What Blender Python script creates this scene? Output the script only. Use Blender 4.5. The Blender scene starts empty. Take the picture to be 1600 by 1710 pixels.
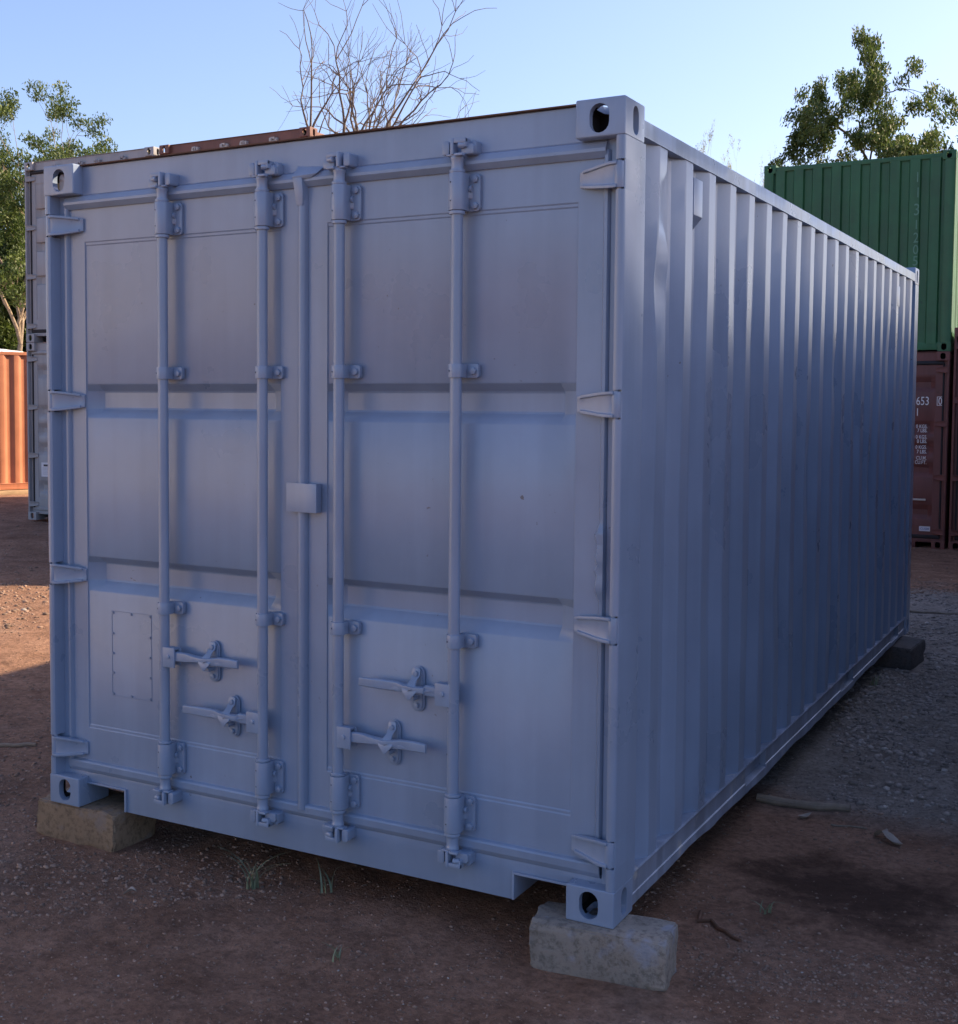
import bpy, bmesh, math, random
import numpy as np
from mathutils import Vector, Matrix

random.seed(7)
sc = bpy.context.scene
COL = sc.collection
R = math.radians

# ------------------------------------------------------------------ camera, world, sun, exposure
def make_camera():
    a, b, c = 0.541984796, 1.51328820, 0.00360933036
    m = (Matrix.Rotation(a, 4, 'Z') @ Matrix.Rotation(b, 4, 'X') @ Matrix.Rotation(c, 4, 'Z'))
    cam = bpy.data.cameras.new('camera')
    o = bpy.data.objects.new('camera', cam)
    COL.objects.link(o)
    o.matrix_world = Matrix.Translation((3.79788914, -3.75512116, 1.67227945)) @ m
    cam.sensor_fit = 'HORIZONTAL'
    cam.sensor_width = 36.0
    cam.lens = 2127.04 / 1600 * 36
    cam.shift_x = 182.485 / 1600
    cam.shift_y = -69.493 / 1600
    cam.clip_start = 0.05
    cam.clip_end = 2000
    sc.camera = o
make_camera()

SUN_AZ = 45.0      # degrees from +X towards +Y
SUN_EL = 37.0
w = bpy.data.worlds.new('World')
sc.world = w
w.use_nodes = True
nt = w.node_tree
sky = nt.nodes.new('ShaderNodeTexSky')
sky.sky_type = 'NISHITA'
sky.sun_disc = False
sky.sun_elevation = R(SUN_EL)
sky.sun_rotation = R(90 - SUN_AZ)
sky.air_density = 1.0
sky.dust_density = 1.9
sky.ozone_density = 2.6
bg = nt.nodes['Background']
bg.inputs['Strength'].default_value = 0.11
wb = nt.nodes.new('ShaderNodeMix'); wb.data_type = 'RGBA'; wb.blend_type = 'MULTIPLY'
wb.inputs[0].default_value = 1.0; wb.inputs[7].default_value = (.98, .93, 1.03, 1)      # the camera's white balance leans cool
nt.links.new(sky.outputs['Color'], wb.inputs[6])
nt.links.new(wb.outputs[2], bg.inputs['Color'])

sl = bpy.data.lights.new('sun', 'SUN')
sl.energy = 5.0
sl.angle = R(1.0)
sl.color = (1.0, 0.76, 0.50)
so = bpy.data.objects.new('sun', sl)
COL.objects.link(so)
sd = Vector((math.cos(R(SUN_AZ)) * math.cos(R(SUN_EL)), math.sin(R(SUN_AZ)) * math.cos(R(SUN_EL)), math.sin(R(SUN_EL))))
so.rotation_euler = sd.to_track_quat('Z', 'Y').to_euler()
so.location = sd * 60

sc.view_settings.view_transform = 'Standard'
sc.view_settings.look = 'None'
sc.view_settings.exposure = 1.2
sc.view_settings.gamma = 1.0
sc.cycles.max_bounces = 6
sc.cycles.diffuse_bounces = 3
sc.cycles.glossy_bounces = 3
sc.cycles.sample_clamp_indirect = 6

# ------------------------------------------------------------------ helpers
class MB:
    """collects shapes into one mesh"""
    def __init__(self):
        self.v = []; self.f = []; self.m = []; self.cur = 0
    def add(self, vs, fs):
        o = len(self.v)
        self.v += [tuple(p) for p in vs]
        for q in fs:
            self.f.append(tuple(i + o for i in q)); self.m.append(self.cur)
    def box(self, x0, x1, y0, y1, z0, z1):
        self.add([(x0,y0,z0),(x1,y0,z0),(x1,y1,z0),(x0,y1,z0),(x0,y0,z1),(x1,y0,z1),(x1,y1,z1),(x0,y1,z1)],
                 [(0,3,2,1),(4,5,6,7),(0,1,5,4),(1,2,6,5),(2,3,7,6),(3,0,4,7)])
    def prism(self, poly, axis, a0, a1):
        n = len(poly)
        def P(p, a):
            if axis == 'x': return (a, p[0], p[1])
            if axis == 'y': return (p[0], a, p[1])
            return (p[0], p[1], a)
        vs = [P(p, a0) for p in poly] + [P(p, a1) for p in poly]
        fs = [tuple(range(n)), tuple(range(2*n-1, n-1, -1))]
        fs += [(i, (i+1) % n, (i+1) % n + n, i + n) for i in range(n)]
        self.add(vs, fs)
    def loft(self, rings, cap=True, closed=True):
        n = len(rings[0]); vs = []; fs = []
        for r in rings: vs += list(r)
        for k in range(len(rings)-1):
            for i in range(n if closed else n-1):
                j = (i+1) % n
                fs.append((k*n+i, k*n+j, (k+1)*n+j, (k+1)*n+i))
        if cap:
            fs.append(tuple(range(n-1, -1, -1)))
            fs.append(tuple((len(rings)-1)*n + i for i in range(n)))
        self.add(vs, fs)
    def tube(self, pts, rad, n=12, cap=True):
        pts = [Vector(p) for p in pts]
        if not hasattr(rad, '__len__'): rad = [rad]*len(pts)
        rings = []; u = None
        for i, p in enumerate(pts):
            d = pts[min(i+1, len(pts)-1)] - pts[max(i-1, 0)]
            d = d.normalized() if d.length > 1e-9 else Vector((0, 0, 1))
            u = d.orthogonal() if u is None else u - d*u.dot(d)
            if u.length < 1e-6: u = d.orthogonal()
            u = u.normalized(); v = d.cross(u)
            rings.append([tuple(p + (u*math.cos(2*math.pi*k/n) + v*math.sin(2*math.pi*k/n))*rad[i]) for k in range(n)])
        self.loft(rings, cap)
    def cyl(self, p0, p1, r, n=16):
        p0 = Vector(p0); p1 = Vector(p1); d = (p1-p0).normalized()
        u = d.orthogonal().normalized(); v = d.cross(u)
        rings = [[tuple(p + (u*math.cos(2*math.pi*k/n) + v*math.sin(2*math.pi*k/n))*r) for k in range(n)] for p in (p0, p1)]
        self.loft(rings)
    def mesh(self, name, bevel=0.0, seg=2, angle=35, recalc=True):
        me = bpy.data.meshes.new(name)
        me.from_pydata(self.v, [], self.f)
        me.polygons.foreach_set('material_index', self.m)
        if recalc or bevel:
            bm = bmesh.new(); bm.from_mesh(me)
            if recalc: bmesh.ops.recalc_face_normals(bm, faces=bm.faces)
            if bevel:
                es = [e for e in bm.edges if len(e.link_faces) == 2 and e.calc_face_angle(0) > R(28)]
                bmesh.ops.bevel(bm, geom=es, offset=bevel, segments=seg, profile=.6, affect='EDGES', clamp_overlap=True)
            bm.to_mesh(me); bm.free()
        if angle:
            me.polygons.foreach_set('use_smooth', [True]*len(me.polygons))
            me.set_sharp_from_angle(angle=R(angle))
        me.update()
        return me
    def build(self, name, mats, parent=None, bevel=0.0, seg=2, angle=35, recalc=True, loc=None):
        me = self.mesh(name, bevel, seg, angle, recalc)
        return link(name, me, mats, parent, loc)

def link(name, me, mats, parent=None, loc=None):
    """links mesh data as an object; materials sit on the object so that data can be shared"""
    o = bpy.data.objects.new(name, me)
    COL.objects.link(o)
    if mats is not None:
        if not isinstance(mats, (list, tuple)): mats = [mats]
        while len(me.materials) < len(mats): me.materials.append(None)
        for i, m in enumerate(mats):
            o.material_slots[i].link = 'OBJECT'
            o.material_slots[i].material = m
    if parent is not None: o.parent = parent
    if loc is not None: o.location = loc
    return o

def tag(o, label=None, cat=None, group=None, kind=None):
    if label: o['label'] = label
    if cat: o['category'] = cat
    if group: o['group'] = group
    if kind: o['kind'] = kind
    return o

def empty(name, loc=(0,0,0), rz=0, parent=None):
    o = bpy.data.objects.new(name, None)
    o.empty_display_size = .2
    COL.objects.link(o)
    o.location = loc; o.rotation_euler = (0, 0, rz)
    if parent: o.parent = parent
    return o

# ------------------------------------------------------------------ materials
class N:
    def __init__(self, name):
        self.mat = bpy.data.materials.new(name); self.mat.use_nodes = True
        self.t = self.mat.node_tree; self.b = self.t.nodes['Principled BSDF']
    def n(self, kind, **kw):
        d = self.t.nodes.new(kind)
        for k, v in kw.items():
            if k in d.inputs: d.inputs[k].default_value = v
            else: setattr(d, k, v)
        return d
    def l(self, a, b): self.t.links.new(a, b)
    def coord(self, kind='Object', scale=(1,1,1)):
        tc = self.n('ShaderNodeTexCoord'); mp = self.n('ShaderNodeMapping')
        mp.inputs['Scale'].default_value = scale
        self.l(tc.outputs[kind], mp.inputs['Vector']); return mp.outputs['Vector']
    def noise(self, vec, scale, detail=4, rough=.55, dist=0.0):
        d = self.n('ShaderNodeTexNoise'); d.inputs['Scale'].default_value = scale
        d.inputs['Detail'].default_value = detail; d.inputs['Roughness'].default_value = rough
        d.inputs['Distortion'].default_value = dist
        self.l(vec, d.inputs['Vector']); return d.outputs['Fac']
    def ramp(self, fac, stops):
        d = self.n('ShaderNodeValToRGB'); e = d.color_ramp.elements
        while len(e) < len(stops): e.new(.5)
        for q, (p, c) in zip(e, stops):
            q.position = p; q.color = (c if len(c) == 4 else (*c, 1)) if hasattr(c, '__len__') else (c, c, c, 1)
        self.l(fac, d.inputs['Fac']); return d.outputs['Color']
    def mix(self, fac, a, b, mode='MIX'):
        d = self.n('ShaderNodeMix'); d.data_type = 'RGBA'; d.blend_type = mode
        for s, v in ((0, fac), (6, a), (7, b)):
            if hasattr(v, 'is_linked'): self.l(v, d.inputs[s])
            elif s == 0: d.inputs[0].default_value = v
            else: d.inputs[s].default_value = (*v, 1) if len(v) == 3 else v
        return d.outputs[2]
    def bump(self, h, strength=.2, dist=.01, prev=None):
        d = self.n('ShaderNodeBump'); d.inputs['Strength'].default_value = strength
        d.inputs['Distance'].default_value = dist
        self.l(h, d.inputs['Height'])
        if prev is not None: self.l(prev, d.inputs['Normal'])
        return d.outputs['Normal']

def paint(name, base, rough=.45, var=.06, wear=None, wear_amt=0.0, streak=.05, bump=.15, spec=.5, metal=0.0, chips=False):
    q = N(name)
    v = q.coord(); vs = q.coord('Object', (9, 9, .55))
    n1 = q.noise(v, 2.2, 5); n2 = q.noise(vs, 1.0, 4); n3 = q.noise(v, 60, 3)
    dk = tuple(c*(1-2.2*var) for c in base); lt = tuple(min(1, c*(1+1.6*var)) for c in base)
    col = q.mix(q.ramp(n1, [(.3, 0), (.7, 1)]), dk, lt)
    st = q.ramp(n2, [(.42, 1-streak*2.6), (.6, 1.0)])
    col = q.mix(1.0, col, st, 'MULTIPLY')
    if wear:
        n4 = q.noise(v, 7, 8, .7)
        th = .5 + .22*(1-wear_amt)
        col = q.mix(q.ramp(n4, [(th, 0), (th+.06, 1)]), col, wear)
    if chips:
        n5 = q.noise(v, 42, 2, .5); n6 = q.noise(v, 2.7, 3)
        a = q.n('ShaderNodeMath', operation='MULTIPLY'); q.l(q.ramp(n5, [(.735, 0), (.755, 1)]), a.inputs[0]); q.l(q.ramp(n6, [(.54, 0), (.66, 1)]), a.inputs[1])
        col = q.mix(a.outputs[0], col, (.10, .10, .115))
    q.l(col, q.b.inputs['Base Color'])
    rr = q.ramp(n1, [(.3, rough*.9), (.7, min(1, rough*1.12))])
    q.l(rr, q.b.inputs['Roughness'])
    q.b.inputs['Specular IOR Level'].default_value = spec
    q.b.inputs['Metallic'].default_value = metal
    nb = q.bump(q.noise(v, 4, 2), bump*.35, .02)
    nb = q.bump(n3, bump, .0015, nb)
    q.l(nb, q.b.inputs['Normal'])
    return q.mat

def plain(name, base, rough=.7, var=.15, scale=8, bump=.2, bdist=.01):
    q = N(name); v = q.coord()
    n1 = q.noise(v, scale, 6)
    q.l(q.mix(q.ramp(n1, [(.3, 0), (.7, 1)]), tuple(c*(1-var) for c in base), tuple(min(1, c*(1+var)) for c in base)), q.b.inputs['Base Color'])
    q.b.inputs['Roughness'].default_value = rough
    q.l(q.bump(q.noise(v, scale*4, 5), bump, bdist), q.b.inputs['Normal'])
    return q.mat

M = {}
M['paint'] = paint('blue_grey_paint', (.238, .318, .455), .29, .05, streak=.03, bump=.13, spec=.6, chips=True)
M['tan_paint'] = paint('pale_grey_paint', (.34, .345, .36), .5, .05, (.10, .07, .055), .0)
M['red_paint'] = paint('faded_red_paint', (.19, .088, .066), .6, .12, (.07, .035, .025), .35)
M['orange_paint'] = paint('orange_paint', (.52, .20, .105), .55, .08)
M['green_paint'] = paint('dark_green_paint', (.030, .140, .058), .5, .12, (.018, .06, .045), .25)
M['brown_paint'] = paint('brown_paint', (.150, .056, .050), .6, .12, (.05, .022, .02), .25)
M['rail_scuff'] = paint('scuffed_rail_paint', (.27, .325, .43), .36, .10, (.40, .41, .42), .55, streak=.10, bump=.35)
M['white_paint'] = paint('white_paint', (.72, .68, .60), .5, .05)
M['navy_paint'] = paint('navy_paint', (.035, .05, .085), .5, .1)
M['rail_paint'] = paint('rail_paint', (.265, .345, .465), .28, .16, streak=.12, bump=.3)
M['dark_rubber'] = plain('dark_rubber', (.02, .02, .024), .75)
M['brown_rust'] = plain('rusty_steel', (.10, .05, .03), .8, .3, 14)
M['floor'] = plain('underfloor_steel', (.05, .05, .055), .8)
M['white'] = plain('white_marking', (.75, .75, .76), .6, .03)
M['faded'] = plain('faded_marking', (.12, .27, .19), .7, .15)
M['sticker'] = plain('white_sticker', (.62, .63, .68), .5, .03)
M['blue_ink'] = plain('blue_print', (.13, .22, .42), .5, .05)
M['black_ink'] = plain('black_print', (.03, .03, .04), .5, .05)
M['galv'] = plain('galvanised_steel', (.45, .43, .40), .5, .1)
M['inner'] = plain('casting_inside_shade', (.010, .009, .010), 1.0)  # near black paints the shade inside the hollow castings
M['hole'] = plain('hole_dark', (.01, .01, .012), .9, .0)  # near-black marks stand in for the shade inside small holes

# ------------------------------------------------------------------ ground shape
rng = np.random.default_rng(11)
_tab = rng.random((256, 256))
def vnoise(x, y, s):
    x = np.asarray(x)*s + 101.3; y = np.asarray(y)*s + 57.7
    xi = np.floor(x).astype(int); yi = np.floor(y).astype(int)
    fx = x-xi; fy = y-yi
    fx = fx*fx*(3-2*fx); fy = fy*fy*(3-2*fy)
    g = lambda a, b: _tab[a % 256, b % 256]
    return (g(xi, yi)*(1-fx) + g(xi+1, yi)*fx)*(1-fy) + (g(xi, yi+1)*(1-fx) + g(xi+1, yi+1)*fx)*fy
GZ = -.155
def gz(x, y):
    x = np.asarray(x, float); y = np.asarray(y, float)
    s = np.clip((y-8.5)/5.0, 0, 1); s = s*s*(3-2*s)
    t = np.clip((x+4)/3.0, 0, 1); t = t*t*(3-2*t)
    h = GZ - .145*s*t
    n = (vnoise(x, y, .45)-.5)*.05 + (vnoise(x, y, 1.7)-.5)*.022 + (vnoise(x, y, 5.0)-.5)*.012 + (vnoise(x, y, 13.0)-.5)*.009 + (vnoise(x+50, y+9, 16.0)-.5)*.007
    calm = np.ones_like(h)
    for bx, by in ((.13, .13), (2.39, 0.0), (2.34, 5.63), (.1, 5.8)):
        calm = np.minimum(calm, np.clip((np.hypot(x-bx, y-by)-.3)/.5, 0.12, 1))
    return h + n*calm

def build_ground():
    def axis(a, b, d, far, nfar):
        core = np.arange(a, b+1e-6, d)
        g = np.geomspace(d, far, nfar)
        lo = a - np.cumsum(g); hi = b + np.cumsum(g)
        return np.concatenate([lo[::-1], core, hi])
    xs = axis(-12, 5, .03, 90, 30); ys = axis(-2.5, 15, .03, 90, 30)
    X, Y = np.meshgrid(xs, ys, indexing='ij')
    Z = gz(X, Y)
    n0, n1 = len(xs), len(ys)
    me = bpy.data.meshes.new('ground')
    idx = np.arange(n0*n1).reshape(n0, n1)
    q = np.stack([idx[:-1,:-1], idx[1:,:-1], idx[1:,1:], idx[:-1,1:]], -1).reshape(-1, 4)
    me.vertices.add(n0*n1); me.vertices.foreach_set('co', np.stack([X, Y, Z], -1).astype(np.float32).ravel())
    me.loops.add(q.size); me.loops.foreach_set('vertex_index', q.astype(np.int32).ravel())
    me.polygons.add(len(q)); me.polygons.foreach_set('loop_start', np.arange(0, q.size, 4, dtype=np.int32))
    me.polygons.foreach_set('use_smooth', np.ones(len(q), bool))
    me.update(calc_edges=True); me.validate()
    g = N('laterite_ground'); v = g.coord()
    big = g.noise(v, .55, 5, .6); mid = g.noise(v, 3.2, 8, .7); fine = g.noise(v, 30, 6, .75); vf = g.noise(v, 95, 3, .7)
    red = g.mix(g.ramp(mid, [(.32, 0), (.68, 1)]), (.235, .132, .088), (.46, .28, .195))
    grey = g.mix(g.ramp(mid, [(.3, 0), (.7, 1)]), (.22, .195, .17), (.44, .40, .36))
    # gravel lies mostly along the right hand side, and in patches
    sx = g.n('ShaderNodeSeparateXYZ'); g.l(v, sx.inputs[0])
    def band(out, lo, hi, lo2, hi2):
        a = g.n('ShaderNodeMapRange'); a.interpolation_type = 'SMOOTHSTEP'
        a.inputs[1].default_value = lo; a.inputs[2].default_value = hi; g.l(out, a.inputs[0])
        b = g.n('ShaderNodeMapRange'); b.interpolation_type = 'SMOOTHSTEP'
        b.inputs[1].default_value = lo2; b.inputs[2].default_value = hi2; b.inputs[3].default_value = 1; b.inputs[4].default_value = 0
        g.l(out, b.inputs[0])
        m = g.n('ShaderNodeMath', operation='MULTIPLY'); g.l(a.outputs[0], m.inputs[0]); g.l(b.outputs[0], m.inputs[1]); return m.outputs[0]
    bx = band(sx.outputs[0], .5, 1.6, 40, 60); by = band(sx.outputs[1], 1.5, 3.6, 8.4, 9.8)
    mm = g.n('ShaderNodeMath', operation='MULTIPLY'); g.l(bx, mm.inputs[0]); g.l(by, mm.inputs[1])
    ad = g.n('ShaderNodeMath', operation='MULTIPLY_ADD'); g.l(big, ad.inputs[0]); ad.inputs[1].default_value = .9; g.l(mm.outputs[0], ad.inputs[2])
    fac = g.ramp(ad.outputs[0], [(.52, 0), (.78, 1)])
    col = g.mix(fac, red, grey)
    # damp stain beside the front right corner
    sv = g.n('ShaderNodeVectorMath', operation='SUBTRACT'); sv.inputs[1].default_value = (2.95, 1.15, -.155); g.l(v, sv.inputs[0])
    sw = g.n('ShaderNodeVectorMath', operation='MULTIPLY'); sw.inputs[1].default_value = (1.45, 1.75, 0); g.l(sv.outputs[0], sw.inputs[0])
    ln = g.n('ShaderNodeVectorMath', operation='LENGTH'); g.l(sw.outputs[0], ln.inputs[0])
    ds = g.n('ShaderNodeMath', operation='MULTIPLY_ADD'); g.l(mid, ds.inputs[0]); ds.inputs[1].default_value = 1.5; g.l(ln.outputs[1], ds.inputs[2])
    dh = g.n('ShaderNodeMath', operation='MULTIPLY'); g.l(ds.outputs[0], dh.inputs[0]); dh.inputs[1].default_value = .5
    col = g.mix(g.ramp(dh.outputs[0], [(.52, .80), (.74, 0)]), col, (.050, .028, .021))
    col = g.mix(g.ramp(fine, [(.35, .55), (.6, 0)]), col, (.06, .036, .026))
    col = g.mix(g.ramp(vf, [(.64, 0), (.76, .32)]), col, (.40, .29, .21))
    g.l(col, g.b.inputs['Base Color'])
    g.b.inputs['Roughness'].default_value = .95
    g.b.inputs['Specular IOR Level'].default_value = .15
    nb = g.bump(mid, .6, .05); nb = g.bump(fine, 1.0, .03, nb); nb = g.bump(vf, .8, .008, nb)
    g.l(nb, g.b.inputs['Normal'])
    me.materials.append(g.mat)
    o = bpy.data.objects.new('ground', me); COL.objects.link(o)
    tag(o, kind='structure')
build_ground()

# ------------------------------------------------------------------ corner castings (hollow, slotted), cached
W_, L_, H_ = 2.438, 6.058, 2.591
CX, CY, CZ = .162, .178, .118
CACHE = {}
def stadium(cx, cz, wd, ht, n=8):
    r = min(wd, ht)/2; pts = []
    if ht >= wd:
        for k in range(n+1): a = math.pi*k/n; pts.append((cx + r*math.cos(a), cz + ht/2 - r + r*math.sin(a)))
        for k in range(n+1): a = math.pi + math.pi*k/n; pts.append((cx + r*math.cos(a), cz - ht/2 + r + r*math.sin(a)))
    else:
        for k in range(n+1): a = -math.pi/2 + math.pi*k/n; pts.append((cx + wd/2 - r + r*math.cos(a), cz + r*math.sin(a)))
        for k in range(n+1): a = math.pi/2 + math.pi*k/n; pts.append((cx - wd/2 + r + r*math.cos(a), cz + r*math.sin(a)))
    return pts
def casting_mesh(mx, my, mz):
    key = ('casting', mx, my, mz)
    if key in CACHE: return CACHE[key]
    if 'cast0' not in CACHE:
        b = MB(); b.box(0, CX, 0, CY, 0, CZ)
        base = link('corner_casting', b.mesh('corner_casting', bevel=.007, seg=3), None)
        cuts = [MB() for k in range(4)]
        cuts[0].box(.022, CX-.022, .026, CY-.026, .022, CZ-.022)
        cuts[1].prism(stadium(.084, .061, .064, .090), 'y', -.02, .05)
        cuts[2].prism(stadium(.094, .061, .052, .090), 'x', -.02, .05)
        cuts[3].prism(stadium(.086, .094, .060, .11), 'z', -.02, .05)
        me = base.data
        for cm in cuts:
            c = link('cutter', cm.mesh('cutter', angle=0), None)
            md = base.modifiers.new('cut', 'BOOLEAN'); md.object = c; md.operation = 'DIFFERENCE'; md.solver = 'EXACT'
            me = bpy.data.meshes.new_from_object(base.evaluated_get(bpy.context.evaluated_depsgraph_get()))
            base.modifiers.clear(); base.data = me
            bpy.data.objects.remove(c)
        bpy.data.objects.remove(base)
        me.set_sharp_from_angle(angle=R(35))
        while len(me.materials) < 2: me.materials.append(None)
        for p in me.polygons:
            cs = [me.vertices[k].co for k in p.vertices]
            if all(.019 < c.x < CX-.019 and .023 < c.y < CY-.023 and .019 < c.z < CZ-.019 for c in cs): p.material_index = 1
        CACHE['cast0'] = me
    me = CACHE['cast0'].copy(); me.name = 'corner_casting'
    s = np.array([-1 if mx else 1, -1 if my else 1, -1 if mz else 1])
    co = np.empty(len(me.vertices)*3, np.float32); me.vertices.foreach_get('co', co)
    me.vertices.foreach_set('co', (co.reshape(-1, 3)*s).astype(np.float32).ravel())
    if (mx + my + mz) % 2: me.flip_normals()
    me.update()
    CACHE[key] = me
    return me

# ------------------------------------------------------------------ container parts
HINGE_Z = (.235, .948, 1.652, 2.355)
BAR_X = (.607, 1.073, 1.402, 1.861)
RECESS_TWO = [(1.722, 1.690, 1.622, 1.586), (1.026, .995, .925, .884)]
def recess_list(tops, h=.195):
    return [(t, t-.065, t-h+.055, t-h) for t in tops]
RECESS_FIVE = recess_list((2.262, 1.690, 1.420, 1.140, .585))
RECESS_FLAT = [(1.93, 1.915, 1.80, 1.785), (1.445, 1.43, 1.315, 1.30), (.965, .95, .84, .825)]

def door_mesh(x0, x1, p0, p1, recess, zt, depth=.044):
    """door leaf: flat stiles, a field set slightly back, pressed horizontal recesses with hipped ends"""
    S = .0055
    xs = [(x0, 0), (p0-.0025, 0), (p0, 1), (p0+.055, 2), (p1-.055, 2), (p1, 1), (p1+.0025, 0), (x1, 0)]
    top = 2.284 + zt
    zs = [(.17, 0, 0), (.317, 0, 0), (.322, S*.5, 0), (.330, S*.5, 0), (.335, S, 0)]
    for a, b, c, d in sorted(recess, key=lambda q: q[3]):
        zs += [(d-.004, S, 0), (d+.003, S, .10), (c-.003, S, .93), (c+.004, S, 1), (b-.004, S, 1), (b+.003, S, .93), (a-.003, S, .10), (a+.004, S, 0)]
    zs += [(top-.013, S, 0), (top-.008, S*.5, 0), (top, S*.5, 0), (top+.005, 0, 0), (2.425+zt, 0, 0)]
    b = MB(); vs = []; fs = []
    for x, cx in xs:
        for z, s, r in zs:
            y = .060
            if cx >= 1: y += s
            if cx == 2: y += depth*r
            vs.append((x, y, z))
    n = len(zs)
    for i in range(len(xs)-1):
        for k in range(n-1):
            fs.append((i*n+k, (i+1)*n+k, (i+1)*n+k+1, i*n+k+1))
    b.add(vs, fs)
    # edge returns so that the leaf has thickness
    for x in (x0, x1):
        b.add([(x, .060, .17), (x, .105, .17), (x, .105, 2.425+zt), (x, .060, 2.425+zt)], [(0, 1, 2, 3)])
    for z in (.17, 2.425+zt):
        b.add([(x0, .060, z), (x1, .060, z), (x1, .105, z), (x0, .105, z)], [(0, 1, 2, 3)])
    return b.mesh('door', recalc=False, angle=22)

def hex_pts(cx, cz, r, rot=.2):
    return [(cx + r*math.cos(rot + k*math.pi/3), cz + r*math.sin(rot + k*math.pi/3)) for k in range(6)]

def dshape(r, back):
    pts = [(r, back)]
    for k in range(13):
        a = -math.pi*k/12
        pts.append((r*math.cos(a), r*math.sin(a)))
    pts.append((-r, back))
    return pts
def rrect(x0, x1, z0, z1, r, corners='all', n=4):
    pts = []
    for (cx, cz, a0, t) in ((x1-r, z1-r, 0, 1), (x0+r, z1-r, 90, 0), (x0+r, z0+r, 180, 0), (x1-r, z0+r, 270, 1)):
        if corners == 'right' and not t:
            pts.append((x0, z1 if a0 == 90 else z0)); continue
        for k in range(n+1):
            a = R(a0 + 90*k/n); pts.append((cx + r*math.cos(a), cz + r*math.sin(a)))
    return pts

def bracket_mesh():
    if 'bracket' in CACHE: return CACHE['bracket']
    b = MB()
    b.prism(dshape(.0290, .044), 'z', -.060, .060)
    b.prism([(-.034, .034), (-.0275, .030), (-.0275, .046), (-.034, .046)], 'z', -.058, .058)
    b.prism(rrect(.020, .067, -.061, .061, .014, 'right'), 'y', .034, .0475)
    b.prism([(.024, .020), (.040, .034), (.020, .034)], 'z', -.020, .020)
    b.cyl((.030, .03, .012), (.040, .030, .012), .012, 8)
    for z in (-.043, .043):
        b.prism(hex_pts(.050, z, .0125), 'y', .023, .035)
        b.cyl((.050, .0215, z), (.050, .025, z), .006, 8)
    b.cyl((0, 0, -.073), (0, 0, -.062), .0268, 18)
    b.cyl((0, 0, .062), (0, 0, .071), .0268, 18)
    b.cur = 1
    for z in (-.030, .030):
        a = -math.pi*.62
        px, py = .0290*math.cos(a), .0290*math.sin(a)
        b.cyl((px*.9, py*.9, z), (px*1.03, py*1.03, z), .0042, 8)
    CACHE['bracket'] = b.mesh('bearing_bracket', bevel=.0013, seg=2)
    return CACHE['bracket']
def guide_mesh():
    if 'guide' in CACHE: return CACHE['guide']
    b = MB()
    b.prism(dshape(.0262, .040), 'z', -.0222, .0222)
    b.prism(rrect(.012, .068, -.0232, .0232, .009, 'right'), 'y', .030, .0475)
    b.prism([(-.034, .040), (-.02, .030), (-.02, .0475), (-.034, .0475)], 'z', -.017, .017)
    b.prism(hex_pts(.050, 0, .0125), 'y', .019, .031)
    b.cur = 1
    b.cyl((-.0125, -.0225, 0), (-.0133, -.0237, 0), .0042, 8)
    CACHE['guide'] = b.mesh('guide_strap', bevel=.0012)
    return CACHE['guide']
def cam_mesh(flip, alt):
    key = ('cam', flip, alt)
    if key in CACHE: return CACHE[key]
    b = MB(); s = -1 if alt else 1
    def bx(x0, x1, y0, y1, z0, z1):
        if s < 0: x0, x1 = -x1, -x0
        if flip: z0, z1 = -z1, -z0
        b.box(x0, x1, y0, y1, z0, z1)
    zz = -1 if flip else 1
    # stub of the bar, flared
    b.tube([(0,0,-.085*zz), (0,0,-.075*zz), (0,0,-.070*zz), (0,0,-.040*zz), (0,0,-.033*zz), (0,0,-.024*zz)], [.025,.025,.0205,.0205,.0235,.0215], 16)
    bx(-.032, .030, -.020, .012, -.026, -.019)      # foot plate of the cam
    bx(-.014, -.003, -.027, .012, -.022, .030)      # web
    bx(-.006, .040, -.024, -.006, .014, .029)       # hooked nose
    bx(.027, .040, -.022, .018, .000, .029)
    bx(.004, .034, -.034, -.012, -.029, -.020)      # lower tongue
    # keeper lugs welded to the header or sill
    def lug(x0, x1, z0, z1, y0):
        if s < 0: x0, x1 = -x1, -x0
        pr = [(x0+.004, z0), (x1-.004, z0), (x1, z0+.006), (x1, z1-.008), (x1-.008, z1), (x0+.006, z1), (x0, z1-.006), (x0, z0+.006)]
        pr = [(x, z*zz) for x, z in pr]
        b.prism(pr, 'y', y0, .046)
    lug(-.050, -.024, -.020, .026, -.014)
    lug(.016, .062, -.022, .012, -.008)
    lug(.044, .066, -.020, .024, .006)
    b.cyl((.012*s, -.020, .006*zz), (.034*s, -.014, .006*zz), .010, 10)
    CACHE[key] = b.mesh('cam', bevel=.0045, seg=2)
    return CACHE[key]

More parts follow.
